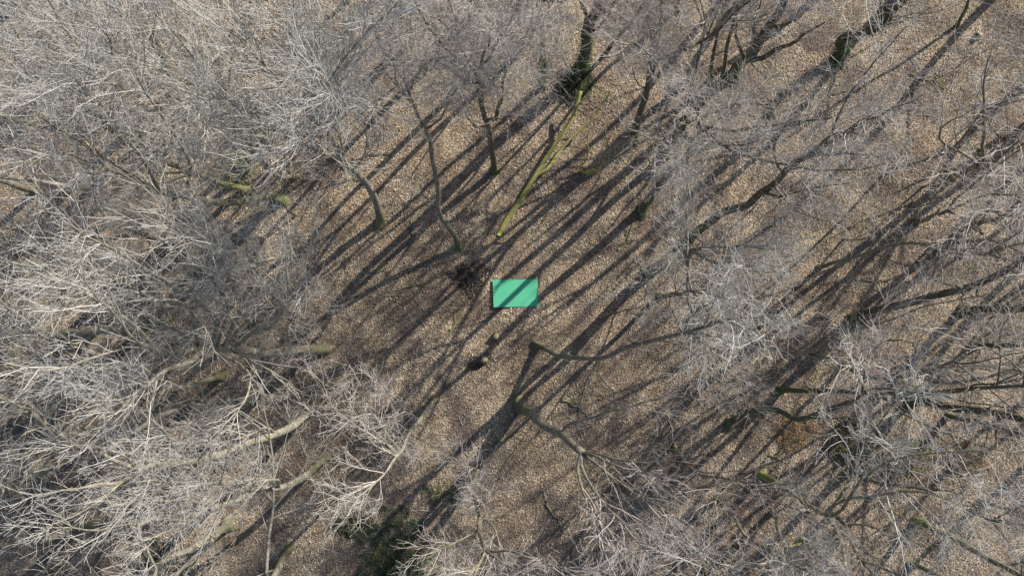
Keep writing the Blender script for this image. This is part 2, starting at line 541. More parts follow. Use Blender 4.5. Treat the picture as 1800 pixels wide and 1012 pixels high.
def copy_tree(o, label, loc, rz, sc, group):
    c = o.copy(); C.objects.link(c)
    c.location = loc; c.rotation_euler = (0, 0, rz); c.scale = (sc, sc, sc)
    c['label'] = label
    if group: c['group'] = group
    elif 'group' in c: del c['group']
    for ch in list(o.children):
        d = ch.copy(); C.objects.link(d); d.parent = c
    return c

# ------------------------------------------------------------------ the ground
def axis(lo, hi, step, far):
    a = np.arange(lo, hi + 1e-6, step)
    o = [4, 12, 30, 70, far]
    return np.concatenate([lo - np.array(o[::-1]), a, hi + np.array(o)])
gx, gy = axis(-34, 34, 0.22, 180), axis(-22, 24, 0.22, 180)
X, Y = np.meshgrid(gx, gy)
Vg = np.stack([X.ravel(), Y.ravel(), gz(X, Y).ravel()], 1)
nx, ny = len(gx), len(gy)
I = np.arange(nx * ny).reshape(ny, nx)
Fg = np.stack([I[:-1, :-1], I[:-1, 1:], I[1:, 1:], I[1:, :-1]], -1).reshape(-1, 4)
tag(link('ground', mesh_np('ground', Vg, [Fg], M_FLOOR)), kind='structure')

rng = np.random.default_rng(5)
NL = 420000
lx, ly = rng.uniform(-31, 31, NL), rng.uniform(-18.5, 20, NL)
def off_sheet(x, y, g=0.12):
    a_, b_ = ground_point(867, 492), ground_point(946, 539)
    return ~((x > a_[0] - g) & (x < b_[0] + g) & (y < a_[1] + g) & (y > b_[1] - g))
k = off_sheet(lx, ly, -0.02); lx, ly = lx[k], ly[k]; NL = len(lx)
lz = gz(lx, ly) + 0.012 + np.abs(rng.normal(0, 0.03, NL))
tag(link('leaf_litter', leaf_mesh('leaf_litter', np.stack([lx, ly, lz], 1), rng.uniform(0.035, 0.10, NL), M_LITTER, rng, None, 0.5)),
    'carpet of dry tan and brown fallen leaves over the woodland floor', 'leaf litter', kind='stuff')

# small dead sticks scattered in the leaves
NS = 2600
sx, sy = rng.uniform(-31, 31, NS), rng.uniform(-18.5, 20, NS)
k = off_sheet(sx, sy, 1.3); sx, sy = sx[k], sy[k]; NS = len(sx)
p0 = np.stack([sx, sy, gz(sx, sy) + 0.05], 1)
a = rng.uniform(0, 6.28, NS)
sp, sr = grow(p0, np.stack([np.cos(a), np.sin(a), np.zeros(NS)], 1), rng.uniform(0.25, 1.3, NS), rng.uniform(0.006, 0.016, NS), 0.005, 4, 0.12, 0.0, rng)
sp[:, :, 2] = gz(sp[:, :, 0], sp[:, :, 1]) + 0.05 + 0.03 * rng.random((NS, 5))
tb = Tubes(); tb.add(sp, sr, 4)
tag(link('dead_twigs', tb.mesh('dead_twigs', TWIG['pale'])), 'thin dead twigs strewn over the fallen leaves', 'twigs', kind='stuff')

# ------------------------------------------------------------------ trees traced from the photograph
def pl(pts, h0, h1):
    """pixel polyline with height running h0..h1 along its length -> world polyline"""
    q = np.array(pts, float)
    L = np.concatenate([[0], np.cumsum(np.linalg.norm(np.diff(q, axis=0), axis=1))])
    h = h0 + (h1 - h0) * L / L[-1]
    return [P(x, y, z) for (x, y), z in zip(q, h)]

seed = [100]
def T(label, pts, h1, r0, H=21, style='oak', bk='grey', tw='pale', limbs=(), ivy=None, name='bare_tree', **kw):
    seed[0] += 1
    w = pl(pts, 0, h1)
    lb = [(pl(l[0], l[1], l[2]), l[3]) for l in limbs]
    return build_tree(name, label, w, r0, H, style, bk, tw, seed[0], lb, ivy, **kw)

T('large tree fanning long straight pale branches to the upper left from a dark foot',
  [(668, 390), (661, 352), (640, 320), (610, 288), (590, 258), (565, 222), (545, 195)], 16.5, 0.23, 24, 'fan', 'pale', 'pale',
  [([(590, 258), (540, 235), (490, 210), (430, 190), (350, 155)], 12.5, 20, 0.09),
   ([(610, 288), (570, 270), (510, 245), (440, 205), (390, 165)], 10.5, 19, 0.09),
   ([(565, 222), (550, 150), (520, 80), (490, 20)], 14.5, 22, 0.09),
   ([(578, 240), (590, 170), (600, 100), (610, 40)], 13.5, 21, 0.08),
   ([(550, 205), (480, 130), (420, 70), (370, 30)], 16, 22.5, 0.08),
   ([(600, 272), (560, 180), (545, 110), (560, 50)], 12, 20, 0.07),
   ([(630, 310), (590, 292), (540, 272), (480, 262)], 7.5, 14, 0.06), ([(632, 312), (642, 270), (640, 210), (620, 150)], 7.5, 15, 0.06),
   ([(620, 300), (600, 250), (570, 190), (520, 130)], 9, 17, 0.06), ([(640, 320), (615, 318), (570, 330), (520, 345)], 6, 10, 0.045)], dens=1.15, nl=4)
T('huge spreading tree with thick pale level trunk and mossy yellow foot, left side',
  [(568, 615), (540, 616), (500, 617), (470, 618), (430, 615), (370, 612), (310, 616), (250, 607)], 19, 0.29, 25, 'fan', 'pale', 'pale',
  [([(410, 613), (345, 628), (305, 646), (262, 672), (200, 730)], 12.5, 21, 0.15),
   ([(430, 615), (380, 560), (300, 500), (200, 440), (110, 390)], 11.5, 22, 0.13),
   ([(450, 610), (420, 540), (390, 460), (360, 400)], 10.5, 20, 0.12),
   ([(470, 615), (500, 540), (540, 480), (565, 430)], 9.5, 15, 0.10),
   ([(440, 620), (440, 660), (420, 720), (400, 760)], 11.5, 16, 0.10),
   ([(460, 620), (490, 660), (530, 690)], 10, 14, 0.08),
   ([(300, 612), (220, 560), (140, 510), (60, 480)], 17, 23, 0.12),
   ([(400, 613), (330, 540), (260, 520), (170, 470)], 13, 21, 0.10),
   ([(380, 612), (300, 575), (220, 540), (120, 520)], 13, 21, 0.09), ([(420, 614), (400, 540), (340, 450), (290, 380)], 11, 21, 0.09),
   ([(440, 613), (450, 540), (440, 470), (430, 410)], 10.5, 18, 0.08), ([(345, 628), (260, 640), (160, 650), (70, 660)], 15, 22, 0.09),
   ([(455, 612), (490, 560), (505, 500), (500, 440)], 10, 17, 0.08)], dens=0.84)
T('pale forked trunk running left below the huge mossy-footed tree, smooth and thick',
  [(556, 708), (520, 742), (475, 765), (435, 782), (400, 796), (350, 806), (310, 813), (270, 820), (240, 829)], 18, 0.26, 23, 'beech', 'pale', 'pale',
  [([(240, 829), (205, 810), (168, 793), (100, 760)], 18, 21, 0.13),
   ([(240, 830), (215, 848), (180, 850), (140, 858), (60, 870)], 18, 22, 0.13),
   ([(500, 752), (464, 753), (386, 783), (329, 780), (280, 760)], 5, 14, 0.09),
   ([(320, 811), (290, 760), (240, 720), (180, 690)], 14, 21, 0.09)])
T('pale tree whose trunk runs to the lower left with many swept branches, by dark bands',
  [(571, 806), (535, 835), (497, 857), (453, 862), (396, 884), (353, 893), (302, 907), (240, 920)], 17.5, 0.22, 23, 'beech', 'pale', 'pale',
  [([(453, 862), (390, 852), (330, 850), (260, 845)], 8.5, 18, 0.11),
   ([(396, 884), (340, 880), (270, 880), (200, 890)], 12.5, 19, 0.09),
   ([(353, 893), (300, 930), (250, 950)], 14, 19, 0.08),
   ([(520, 845), (485, 842), (440, 850), (380, 872), (330, 870)], 5, 14, 0.10)])
T('twin pale stems leaving the bottom edge at the lower left, feet close together',
  [(402, 920), (360, 951), (302, 981), (262, 1012), (230, 1040)], 10, 0.27, 21, 'loose', 'pale', 'pale',
  [([(396, 930), (360, 960), (309, 1012), (280, 1050)], 0.6, 9.5, 0.22)])
T('thick pale trunk cut by the left edge near the bottom corner',
  [(165, 916), (134, 922), (70, 948), (0, 955), (-60, 970)], 8.5, 0.30, 22, 'oak', 'pale', 'pale')
T('pale trunk sloping to the left edge above the huge mossy-footed tree, partly hidden by twigs',
  [(250, 588), (181, 580), (84, 585), (0, 553)], 10, 0.28, 22, 'oak', 'pale', 'pale')
T('stub of a pale trunk just entering at the middle of the left edge',
  [(22, 617), (0, 615), (-60, 612)], 4, 0.26, 20, 'loose', 'pale', 'pale')
T('mossy yellow green trunk running level to the left, half hidden in the twigs',
  [(497, 350), (467, 347), (433, 352), (395, 355), (353, 353), (300, 340), (250, 325)], 13, 0.24, 22, 'oak', 'moss', 'pale',
  [([(353, 353), (300, 365), (248, 385), (168, 404)], 9.8, 15, 0.13), ([(300, 340), (220, 300), (140, 250), (60, 200)], 11.5, 20, 0.1),
   ([(330, 346), (250, 280), (190, 200), (120, 130)], 11, 21, 0.1), ([(380, 354), (330, 280), (280, 200), (230, 120)], 9, 20, 0.1)])
T('dark mossy trunk just above the level yellow green one, shaded on its near side',
  [(432, 334), (380, 318), (316, 296), (260, 270), (220, 235)], 12, 0.2, 21, 'oak', 'moss', 'pale')
T('short mossy yellow trunk standing out of shadow in the left canopy',
  [(435, 302), (421, 276), (413, 259), (395, 230), (372, 190)], 8, 0.2, 20, 'oak', 'moss', 'pale')
T('dark forked tree with round pale crown near the top centre',
  [(868, 301), (866, 265), (860, 232), (852, 205), (846, 172), (836, 125)], 15, 0.2, 22, 'oak', 'dark', 'grey',
  [([(860, 232), (872, 205), (880, 175), (884, 150), (895, 90)], 7.5, 16, 0.12),
   ([(858, 231), (838, 224), (818, 200)], 7, 9.5, 0.07),
   ([(846, 172), (830, 120), (800, 70), (770, 30)], 13, 20, 0.08),
   ([(838, 130), (860, 70), (870, 20)], 14.5, 21, 0.08),
   ([(884, 150), (910, 100), (930, 50)], 12.5, 18, 0.07),
   ([(846, 172), (815, 140), (775, 110)], 13, 18, 0.06)], nl=3, dens=1.5)
T('thin twisted leaning tree with a pale broken side limb, by the centre clearing',
  [(808, 437), (795, 408), (772, 372), (769, 336), (762, 288), (757, 250), (744, 222), (728, 188), (716, 150)], 14, 0.17, 19, 'oak', 'grey', 'grey',
  [([(771, 374), (757, 355), (744, 343), (735, 335), (727, 322)], 3.6, 5.5, 0.085),
   ([(757, 250), (768, 215), (790, 180), (800, 140)], 10.3, 15, 0.08),
   ([(728, 188), (700, 150), (690, 100)], 12.5, 17, 0.07),
   ([(720, 165), (740, 120), (755, 80)], 13.4, 17.5, 0.07)], dens=1.5)
T('slim upright tree sheathed in ivy left of the dark thick trunk at the top',
  [(954, 152), (955, 120), (952, 80), (948, 30)], 9, 0.14, 16, 'loose', 'dark', 'grey', ivy=(1500, 8, 0.10), name='ivy_clad_tree')
T('thick dark trunk with ivy on its side, standing beside deep shade at the top centre',
  [(1023, 126), (1028, 90), (1032, 60), (1043, 30), (1050, 0), (1056, -50)], 12, 0.36, 22, 'sparse', 'dark', 'grey',
  [([(1032, 60), (1030, 25), (1020, 0), (1000, -40)], 5, 10.5, 0.16), ([(1043, 35), (1075, 10), (1110, -25)], 7, 11.5, 0.16),
   ([(1030, 75), (1060, 40), (1085, 0)], 4, 9, 0.1)], ivy=(2200, 5, 0.12), name='ivy_clad_tree')
T('slender dark stem leaning up right beside the thick dark ivy trunk',
  [(1062, 100), (1075, 80), (1100, 50), (1130, 10), (1150, -20)], 8, 0.12, 17, 'sparse', 'dark', 'grey', dens=0.8)
T('tree with a stubby sunlit foot and pale twig crown right of the mossy fallen log',
  [(1117, 242), (1119, 222), (1128, 190), (1140, 150), (1150, 110)], 11, 0.22, 19, 'oak', 'dark', 'grey', dens=1.55, spread=1.15, start=0.6)
T('tree hidden under the pale crown whose shadow stripe crosses the green sheet',
  [(1166, 276), (1173, 262), (1190, 236), (1205, 214)], 9, 0.24, 18, 'sparse', 'dark', 'grey', start=0.6)
T('tree right of the wide hazy crown throwing a broad dark stripe',
  [(1668, 318), (1690, 305), (1720, 290)], 7, 0.2, 18, 'sparse', 'grey', 'grey', dens=0.6, start=0.65)
T('tree left of the low dark limb throwing a straight narrow stripe',
  [(1610, 392), (1635, 382), (1665, 370)], 8, 0.15, 17, 'sparse', 'grey', 'grey', dens=0.75, start=0.6)
T('tree in the stripes above the deep shade at the right',
  [(1700, 398), (1730, 390), (1770, 380)], 7, 0.18, 19, 'loose', 'grey', 'grey')
T('dark mossy trunk leaning up right, its straight shadow passing the green sheet',
  [(1128, 372), (1140, 350), (1160, 325), (1185, 303), (1212, 268), (1235, 230)], 14, 0.26, 21, 'oak', 'dark', 'grey', dens=1.6, start=0.62)
T('thin dark curved stem at the top edge left of a pair of dark stems',
  [(680, 106), (670, 80), (660, 54), (653, 20), (650, -20)], 8.5, 0.13, 18, 'oak', 'dark', 'grey')
T('grey stem half hidden behind the round crown of the dark forked tree',
  [(838, 128), (834, 90), (829, 50), (825, 10)], 10, 0.2, 18, 'loose', 'dark', 'grey')
T('grey stem between the round crown and the slim ivy sheathed tree',
  [(908, 98), (909, 60), (910, 20), (911, -20)], 9, 0.2, 18, 'loose', 'dark', 'grey')
T('grey stem right of the pair of dark forked stems at the top',
  [(772, 100), (766, 60), (760, 20), (756, -15)], 9, 0.19, 18, 'loose', 'dark', 'grey')
T('pair of dark forked stems at the top edge left of the round pale crown',
  [(716, 84), (709, 60), (702, 20), (698, -20)], 7, 0.14, 18, 'loose', 'dark', 'grey', [([(716, 80), (718, 40), (720, 0), (724, -30)], 1.0, 7.5, 0.10)])
T('many stemmed mossy tree with thick dark arms spreading at the top right',
  [(1291, 135), (1302, 110), (1326, 88), (1345, 60), (1360, 33), (1376, 8), (1395, -30)], 11, 0.32, 20, 'sparse', 'dark', 'grey',
  [([(1302, 110), (1334, 104), (1358, 91), (1402, 71), (1418, 57), (1450, 40)], 2.2, 8, 0.2),
   ([(1300, 112), (1299, 80), (1294, 57), (1297, 0)], 2, 8, 0.13),
   ([(1322, 92), (1326, 50), (1338, 0)], 4, 9.5, 0.15),
   ([(1303, 112), (1330, 124), (1358, 134), (1412, 134)], 2.4, 3.4, 0.07),
   ([(1345, 60), (1390, 40), (1440, 0)], 6, 10, 0.12)])
T('straight dark stem just left of the many stemmed mossy tree',
  [(1272, 142), (1277, 91), (1286, 50), (1297, 0), (1302, -40)], 9.5, 0.13, 18, 'sparse', 'dark', 'grey')
T('thin dark stem, leftmost beside the many stemmed mossy tree at the top right',
  [(1248, 162), (1255, 91), (1264, 40), (1279, 0), (1285, -30)], 9.5, 0.12, 17, 'sparse', 'dark', 'grey')
seed[0] += 1
build_tree('ivy_clad_tree', 'bent ivy covered tree casting one long dark shadow at the top right',
  [P(1475, 106, 0), P(1478, 82, 1.4), P(1484, 66, 2.4), P(1505, 58, 3.2), P(1536, 48, 4.6), P(1566, 24, 7), P(1595, -12, 10.5)], 0.3, 18, 'loose', 'dark', 'grey', seed[0], ivy=(3000, 7, 0.16), dens=0.62)
T('thin dark sapling stem near the top edge beside parallel shadow stripes',
  [(1684, 48), (1696, 20), (1706, -10), (1715, -40)], 5, 0.10, 15, 'sparse', 'dark', 'grey')
T('tree with a dark low limb pointing left and pale twigs hanging right, right edge',
  [(1724, 270), (1742, 255), (1775, 238), (1815, 212)], 6, 0.2, 18, 'loose', 'dark', 'pale',
  [([(1724, 269), (1700, 262), (1675, 266), (1653, 264)], 0.9, 2.0, 0.11), ([(1728, 267), (1738, 300), (1752, 340)], 1.2, 5, 0.08),
   ([(1742, 255), (1740, 220), (1760, 180)], 2.4, 6, 0.08), ([(1770, 240), (1780, 300), (1790, 360)], 4, 8, 0.09), ([(1735, 260), (1710, 330), (1725, 390)], 2, 6, 0.07)])
T('dark mossy curved trunk with a wide hazy crown spreading to the upper right',
  [(1207, 428), (1225, 408), (1244, 394), (1262, 380), (1281, 370), (1318, 357), (1334, 340), (1361, 322), (1391, 293), (1440, 262)], 15.5, 0.27, 22, 'oak', 'dark', 'grey',
  [([(1318, 357), (1370, 345), (1430, 330), (1500, 320)], 9, 14, 0.1), ([(1391, 293), (1470, 240), (1550, 190)], 13, 18, 0.1),
   ([(1361, 322), (1360, 270), (1380, 220), (1420, 170)], 11.5, 17, 0.08), ([(1334, 342), (1400, 370), (1460, 390)], 10, 14, 0.08),
   ([(1420, 275), (1500, 270), (1580, 280)], 14.5, 18, 0.08), ([(1440, 262), (1520, 215), (1620, 170)], 15, 20, 0.08)], dens=1.08)
T('long dark mossy trunk slanting up right through a knot of pale twigs on the right',
  [(1496, 562), (1530, 551), (1570, 538), (1637, 521), (1687, 511), (1738, 491), (1798, 454)], 12.5, 0.27, 21, 'sparse', 'dark', 'pale',
  [([(1660, 516), (1690, 530), (1710, 550)], 8, 11, 0.06), ([(1650, 518), (1640, 490), (1660, 460)], 8, 11, 0.06), ([(1687, 511), (1720, 520), (1760, 515)], 8.8, 13, 0.06), ([(1610, 528), (1590, 560), (1600, 590)], 6, 8, 0.05)])
T('dark level trunk meeting the right edge with deep shade at its foot',
  [(1690, 547), (1720, 543), (1760, 542), (1815, 541)], 5.5, 0.27, 20, 'sparse', 'dark', 'grey')
T('shorter dark level trunk at the right edge below the deep shade',
  [(1711, 609), (1760, 606), (1815, 605)], 5, 0.17, 18, 'sparse', 'dark', 'grey')
T('slim grey tree curving right from a leaning foot just below the green sheet',
  [(943, 604), (954, 609), (970, 619), (986, 626), (1027, 630), (1063, 626), (1104, 609), (1151, 599), (1198, 585), (1240, 572)], 15, 0.17, 20, 'oak', 'grey', 'pale',
  [([(1104, 609), (1125, 595), (1140, 575)], 8.5, 11, 0.05), ([(1198, 585), (1250, 590), (1310, 610)], 13, 17, 0.07),
   ([(1190, 588), (1220, 550), (1270, 520)], 12.6, 16, 0.07), ([(1225, 577), (1280, 560), (1350, 560)], 14, 18, 0.07), ([(1150, 600), (1200, 610), (1250, 640)], 11, 14, 0.05)], nl=2, dens=1.15)
T('bushy pale tree right of centre, trunk hidden under its dense twigs',
  [(1140, 478), (1160, 468), (1190, 452), (1215, 440)], 11, 0.24, 17.5, 'oak', 'grey', 'pale', dens=1.45, start=0.22, spread=1.2)
T('second bushy pale crown right of the green sheet, below the dense one',
  [(1160, 520), (1185, 518), (1215, 512)], 10.5, 0.16, 16, 'oak', 'grey', 'pale', dens=0.9)
T('stout pale tree leaning down right and splitting into many thin limbs',
  [(910, 709), (923, 722), (953, 743), (983, 761), (1000, 776), (1020, 792)], 9, 0.29, 21, 'fan', 'grey', 'grey',
  [([(1019, 792), (1018, 816), (1017, 840), (1033, 880), (1070, 931), (1110, 990)], 8.9, 17, 0.10),
   ([(1020, 792), (1027, 833), (1064, 887), (1104, 931), (1138, 975)], 9, 17, 0.10),
   ([(1020, 790), (1050, 803), (1087, 820), (1127, 830), (1171, 840)], 9, 15, 0.08),
   ([(1021, 792), (1070, 833), (1121, 870), (1171, 897), (1220, 930)], 9, 16, 0.09),
   ([(983, 761), (996, 748), (1030, 736), (1087, 719), (1151, 702), (1198, 679)], 6, 12, 0.09),
   ([(1018, 788), (1060, 800), (1117, 812), (1198, 810), (1250, 805)], 8.7, 14, 0.07)], nl=0, dens=0.72)
T('tree with a mossy yellow foot and dense pale round crown at the bottom centre',
  [(829, 827), (835, 845), (838, 875), (843, 920), (850, 965)], 14, 0.21, 19, 'oak', 'moss', 'grey', dens=1.3, start=0.48, spread=0.95)
T('twisted pale tree with a sawn forked top, lower left of centre',
  [(766, 698), (754, 716), (740, 735), (724, 755), (710, 782), (697, 803)], 14, 0.155, 19, 'oak', 'pale', 'grey',
  [([(697, 802), (674, 790), (650, 778), (632, 772), (618, 758)], 14, 16, 0.11),
   ([(693, 803), (680, 825), (660, 847), (620, 867), (590, 885)], 13.8, 17, 0.09),
   ([(700, 798), (680, 780), (674, 760), (673, 735)], 13.5, 16, 0.07),
   ([(726, 753), (708, 752), (704, 730), (704, 705)], 8.5, 12, 0.07),
   ([(640, 775), (600, 730), (570, 690)], 13, 16, 0.06),
   ([(724, 755), (770, 790), (800, 810)], 9, 12, 0.05),
   ([(704, 790), (650, 720), (620, 680)], 13, 17, 0.06)], nl=1, dens=1.4)
T('crooked tree with dark elbow trunk ending in a fan of white twigs',
  [(1278, 748), (1300, 731), (1318, 722), (1361, 721), (1402, 735), (1450, 722), (1500, 705)], 12, 0.2, 19, 'loose', 'dark', 'pale',
  [([(1402, 735), (1440, 728), (1480, 715), (1530, 690)], 7, 12, 0.08), ([(1420, 731), (1470, 735), (1520, 728)], 8, 12, 0.06), ([(1361, 721), (1345, 740), (1335, 760)], 5, 6, 0.06), ([(1318, 722), (1290, 710), (1262, 706)], 3, 5, 0.05)])
T('long dark level trunk above the crooked elbow tree, running to the right edge',
  [(1368, 685), (1430, 686), (1492, 689), (1560, 690), (1640, 690), (1720, 683), (1800, 676)], 16, 0.16, 22, 'sparse', 'dark', 'grey')
T('dark bluish trunk at the right edge with moss along its upper side',
  [(1600, 705), (1665, 713), (1720, 722), (1800, 735), (1840, 740)], 10, 0.27, 21, 'loose', 'dark', 'pale')
T('drooping pale limbed tree at the right edge, twigs hanging down over dark ground',
  [(1668, 733), (1690, 735), (1714, 739), (1761, 753), (1805, 766)], 6, 0.17, 17, 'loose', 'grey', 'pale',
  [([(1730, 744), (1752, 790), (1755, 840), (1765, 870)], 3.5, 6, 0.07), ([(1750, 750), (1780, 790), (1800, 830)], 4.5, 8, 0.07), ([(1761, 753), (1800, 780), (1830, 820)], 5, 9, 0.07), ([(1714, 739), (1730, 790), (1728, 840)], 3, 5, 0.05)])
T('short pale green trunk with ivy near its foot, right part of the bottom',
  [(1340, 834), (1360, 846), (1375, 857), (1402, 870), (1418, 887), (1450, 905)], 8, 0.2, 19, 'loose', 'moss', 'pale')
T('mossy orange footed trunk bending down to the bottom edge on the right',
  [(1408, 953), (1420, 955), (1435, 963), (1452, 983), (1466, 1010), (1480, 1040)], 7.5, 0.2, 18, 'loose', 'moss', 'pale', [([(1410, 954), (1381, 964), (1365, 990)], 0.4, 2.2, 0.1), ([(1452, 983), (1480, 1000), (1520, 1020)], 4, 8, 0.08)])
T('small curved pale stem between the mossy trunks at the bottom right',
  [(1462, 903), (1478, 912), (1489, 927), (1495, 947), (1512, 985)], 6, 0.14, 16, 'loose', 'grey', 'pale')
T('green mossy trunk running to the bottom right corner',
  [(1610, 912), (1653, 934), (1704, 961), (1751, 988), (1800, 1015)], 8, 0.21, 20, 'loose', 'moss', 'pale')
T('bluish grey stem left of the mossy orange footed trunk',
  [(1360, 896), (1366, 915), (1371, 940), (1387, 978)], 5.5, 0.13, 16, 'loose', 'grey', 'pale')
T('smooth pale trunk crossing the bottom edge left of the dark ivy shade',
  [(507, 964), (500, 975), (482, 1012), (468, 1042)], 4.5, 0.22, 20, 'loose', 'pale', 'pale')
T('ivy green stem among the overlapping pale crowns at the upper left',
  [(340, 222), (318, 185), (300, 140), (280, 90)], 7, 0.17, 19, 'oak', 'dark', 'pale', ivy=(1800, 7, 0.2), name='ivy_clad_tree')
T('pale straight trunk sloping to the upper left with a yellow tan foot',
  [(215, 245), (185, 222), (150, 185), (110, 150)], 7, 0.2, 20, 'oak', 'moss', 'pale')

# ------------------------------------------------------------------ the other trees of the wood: one of each kind, then copies
def proto(px, py, label, seed_, style, bk, tw, r0, H, dens=1.0, group=None):
    b0 = P(px, py)
    rg = np.random.default_rng(seed_)
    th = H * 0.62
    l = rg.normal(0, 0.5, (3, 2))
    pts = [b0, b0 + np.array([l[0, 0] * .5, l[0, 1] * .5, th * 0.33]), b0 + np.array([l[1, 0], l[1, 1], th * 0.66]), b0 + np.array([l[2, 0] * 1.6, l[2, 1] * 1.6, th])]
    return build_tree('bare_tree', label, pts, r0, H, style, bk, tw, seed_, group=group, dens=dens, spread=1.05)

LEFT = 'trees of the closed pale canopy on the left'
TOP = 'trees along the top of the view'
RIGHT = 'trees of the thinner wood on the right'
PR = {}
PR['o1'] = proto(468, 250, 'pale crowned tree left of the large fan branched tree', 11, 'oak', 'pale', 'pale', 0.22, 21, 0.95, LEFT)
PR['o2'] = proto(330, 440, 'pale tree in the gap between the level mossy trunk and the huge spread crown', 12, 'oak', 'grey', 'pale', 0.2, 20, 1.0, LEFT)
PR['b1'] = proto(515, 310, 'straight twigged tree below left of the large fan branched tree', 13, 'beech', 'pale', 'pale', 0.17, 21, 1.0, LEFT)
PR['b2'] = proto(340, 705, 'straight branched pale tree between the huge crown and the forked pale trunk', 14, 'beech', 'pale', 'pale', 0.18, 21, 1.0, LEFT)
PR['l1'] = proto(1325, 600, 'loose twigged grey tree right of the slim curving one', 15, 'loose', 'grey', 'grey', 0.14, 16, 0.92, RIGHT)
PR['s1'] = proto(1440, 470, 'thin open crowned tree amid shadow stripes on the right', 16, 'loose', 'grey', 'grey', 0.12, 19, 0.8, RIGHT)

rng = np.random.default_rng(77)
def F(kind, px, py, label, group, sc=1.0):
    p = P(px, py)
    copy_tree(PR[kind], label, p, rng.uniform(0, 6.28), sc * rng.uniform(0.9, 1.08), group)

F('o1', 235, 470, 'pale tree above the sloping trunk near the left edge', LEFT)
F('b1', 150, 470, 'slim straight twigged tree above the sloping trunk by the left edge', LEFT)
F('o2', 55, 465, 'twiggy tree against the left edge above its middle', LEFT)
F('o2', 120, 650, 'twiggy tree left of the forked limbs of the huge spread crown', LEFT)
F('b2', 45, 720, 'straight branched tree against the left edge below its middle', LEFT)
F('o1', 190, 745, 'pale tree above the end of the forked pale trunk', LEFT)
F('b1', 90, 815, 'straight twigged tree under the fork of the pale forked trunk', LEFT)
F('o2', 20, 860, 'twiggy tree at the left edge above the cut thick trunk', LEFT)
F('o1', 60, 335, 'pale crown at the left edge level with the mossy trunks', LEFT)
F('b2', 165, 335, 'straight branched crown left of the level mossy trunk', LEFT)
F('o2', 255, 245, 'twiggy crown right of the yellow tan footed trunk', LEFT)
F('o1', 50, 215, 'pale crown at the left edge below the dark corner', LEFT)
F('b1', 130, 75, 'straight twigged crown right of the dark corner', LEFT)
F('o2', 235, 40, 'twiggy crown at the top edge right of the dark corner', LEFT)
F('b2', 360, 100, 'straight branched crown above the ivy green stem', LEFT)
F('o1', 440, 60, 'pale crown at the top edge over the fan branched tree', LEFT)
F('o2', 410, 415, 'twiggy tree just below the level yellow green trunk', LEFT)
F('b1', 500, 450, 'straight twigged tree above the foot of the huge spread crown', LEFT, 0.8)
F('b2', 250, 990, 'straight branched tree at the bottom edge below the swept branched tree', LEFT)
F('o1', 110, 1000, 'pale crown in the bottom left corner', LEFT)
F('o2', 640, 1040, 'twiggy tree at the bottom edge right of the smooth pale trunk', LEFT, 0.7)
F('o2', 905, 1000, 'twiggy crown at the bottom edge under the mossy footed round crown', None, 0.85)
F('l1', 800, 60, 'grey crown above the round crown of the dark forked tree', TOP, 1.1)
F('l1', 610, 0, 'grey crown at the top edge left of the thin dark curved stem', TOP, 0.9)
F('o2', 1200, 150, 'grey crown between the thick dark ivy trunk and the thin dark stems', TOP, 1.1)
F('l1', 1190, 20, 'grey twigged crown at the top edge right of the thick dark trunk', TOP)
F('s1', 1560, 300, 'thin crowned tree under the wide hazy crown', RIGHT, 0.8)
F('s1', 1640, 430, 'thin open crown above the long dark slanting trunk', RIGHT, 0.9)
F('l1', 1480, 640, 'grey crown above the long dark level trunk', RIGHT)
F('l1', 1590, 650, 'grey crown below the deep shade at the right', RIGHT, 0.9)
F('l1', 1185, 785, 'grey crown right of the stout leaning tree', RIGHT, 0.9)
F('l1', 1260, 880, 'loose crown left of the short pale green trunk', RIGHT)
F('s1', 1500, 830, 'thin crown over the shrubby ground at the lower right', RIGHT, 0.8)
F('l1', 1600, 990, 'grey crown at the bottom edge beneath the green mossy trunk', RIGHT)
F('l1', 1240, 1000, 'loose crown at the bottom edge left of the bluish grey stem', RIGHT)
F('s1', 1720, 880, 'thin crown at the right edge above the corner trunk', RIGHT, 0.9)
F('b2', 390, 660, 'straight branched tree just below the limbs of the huge spread crown', LEFT, 1.1)
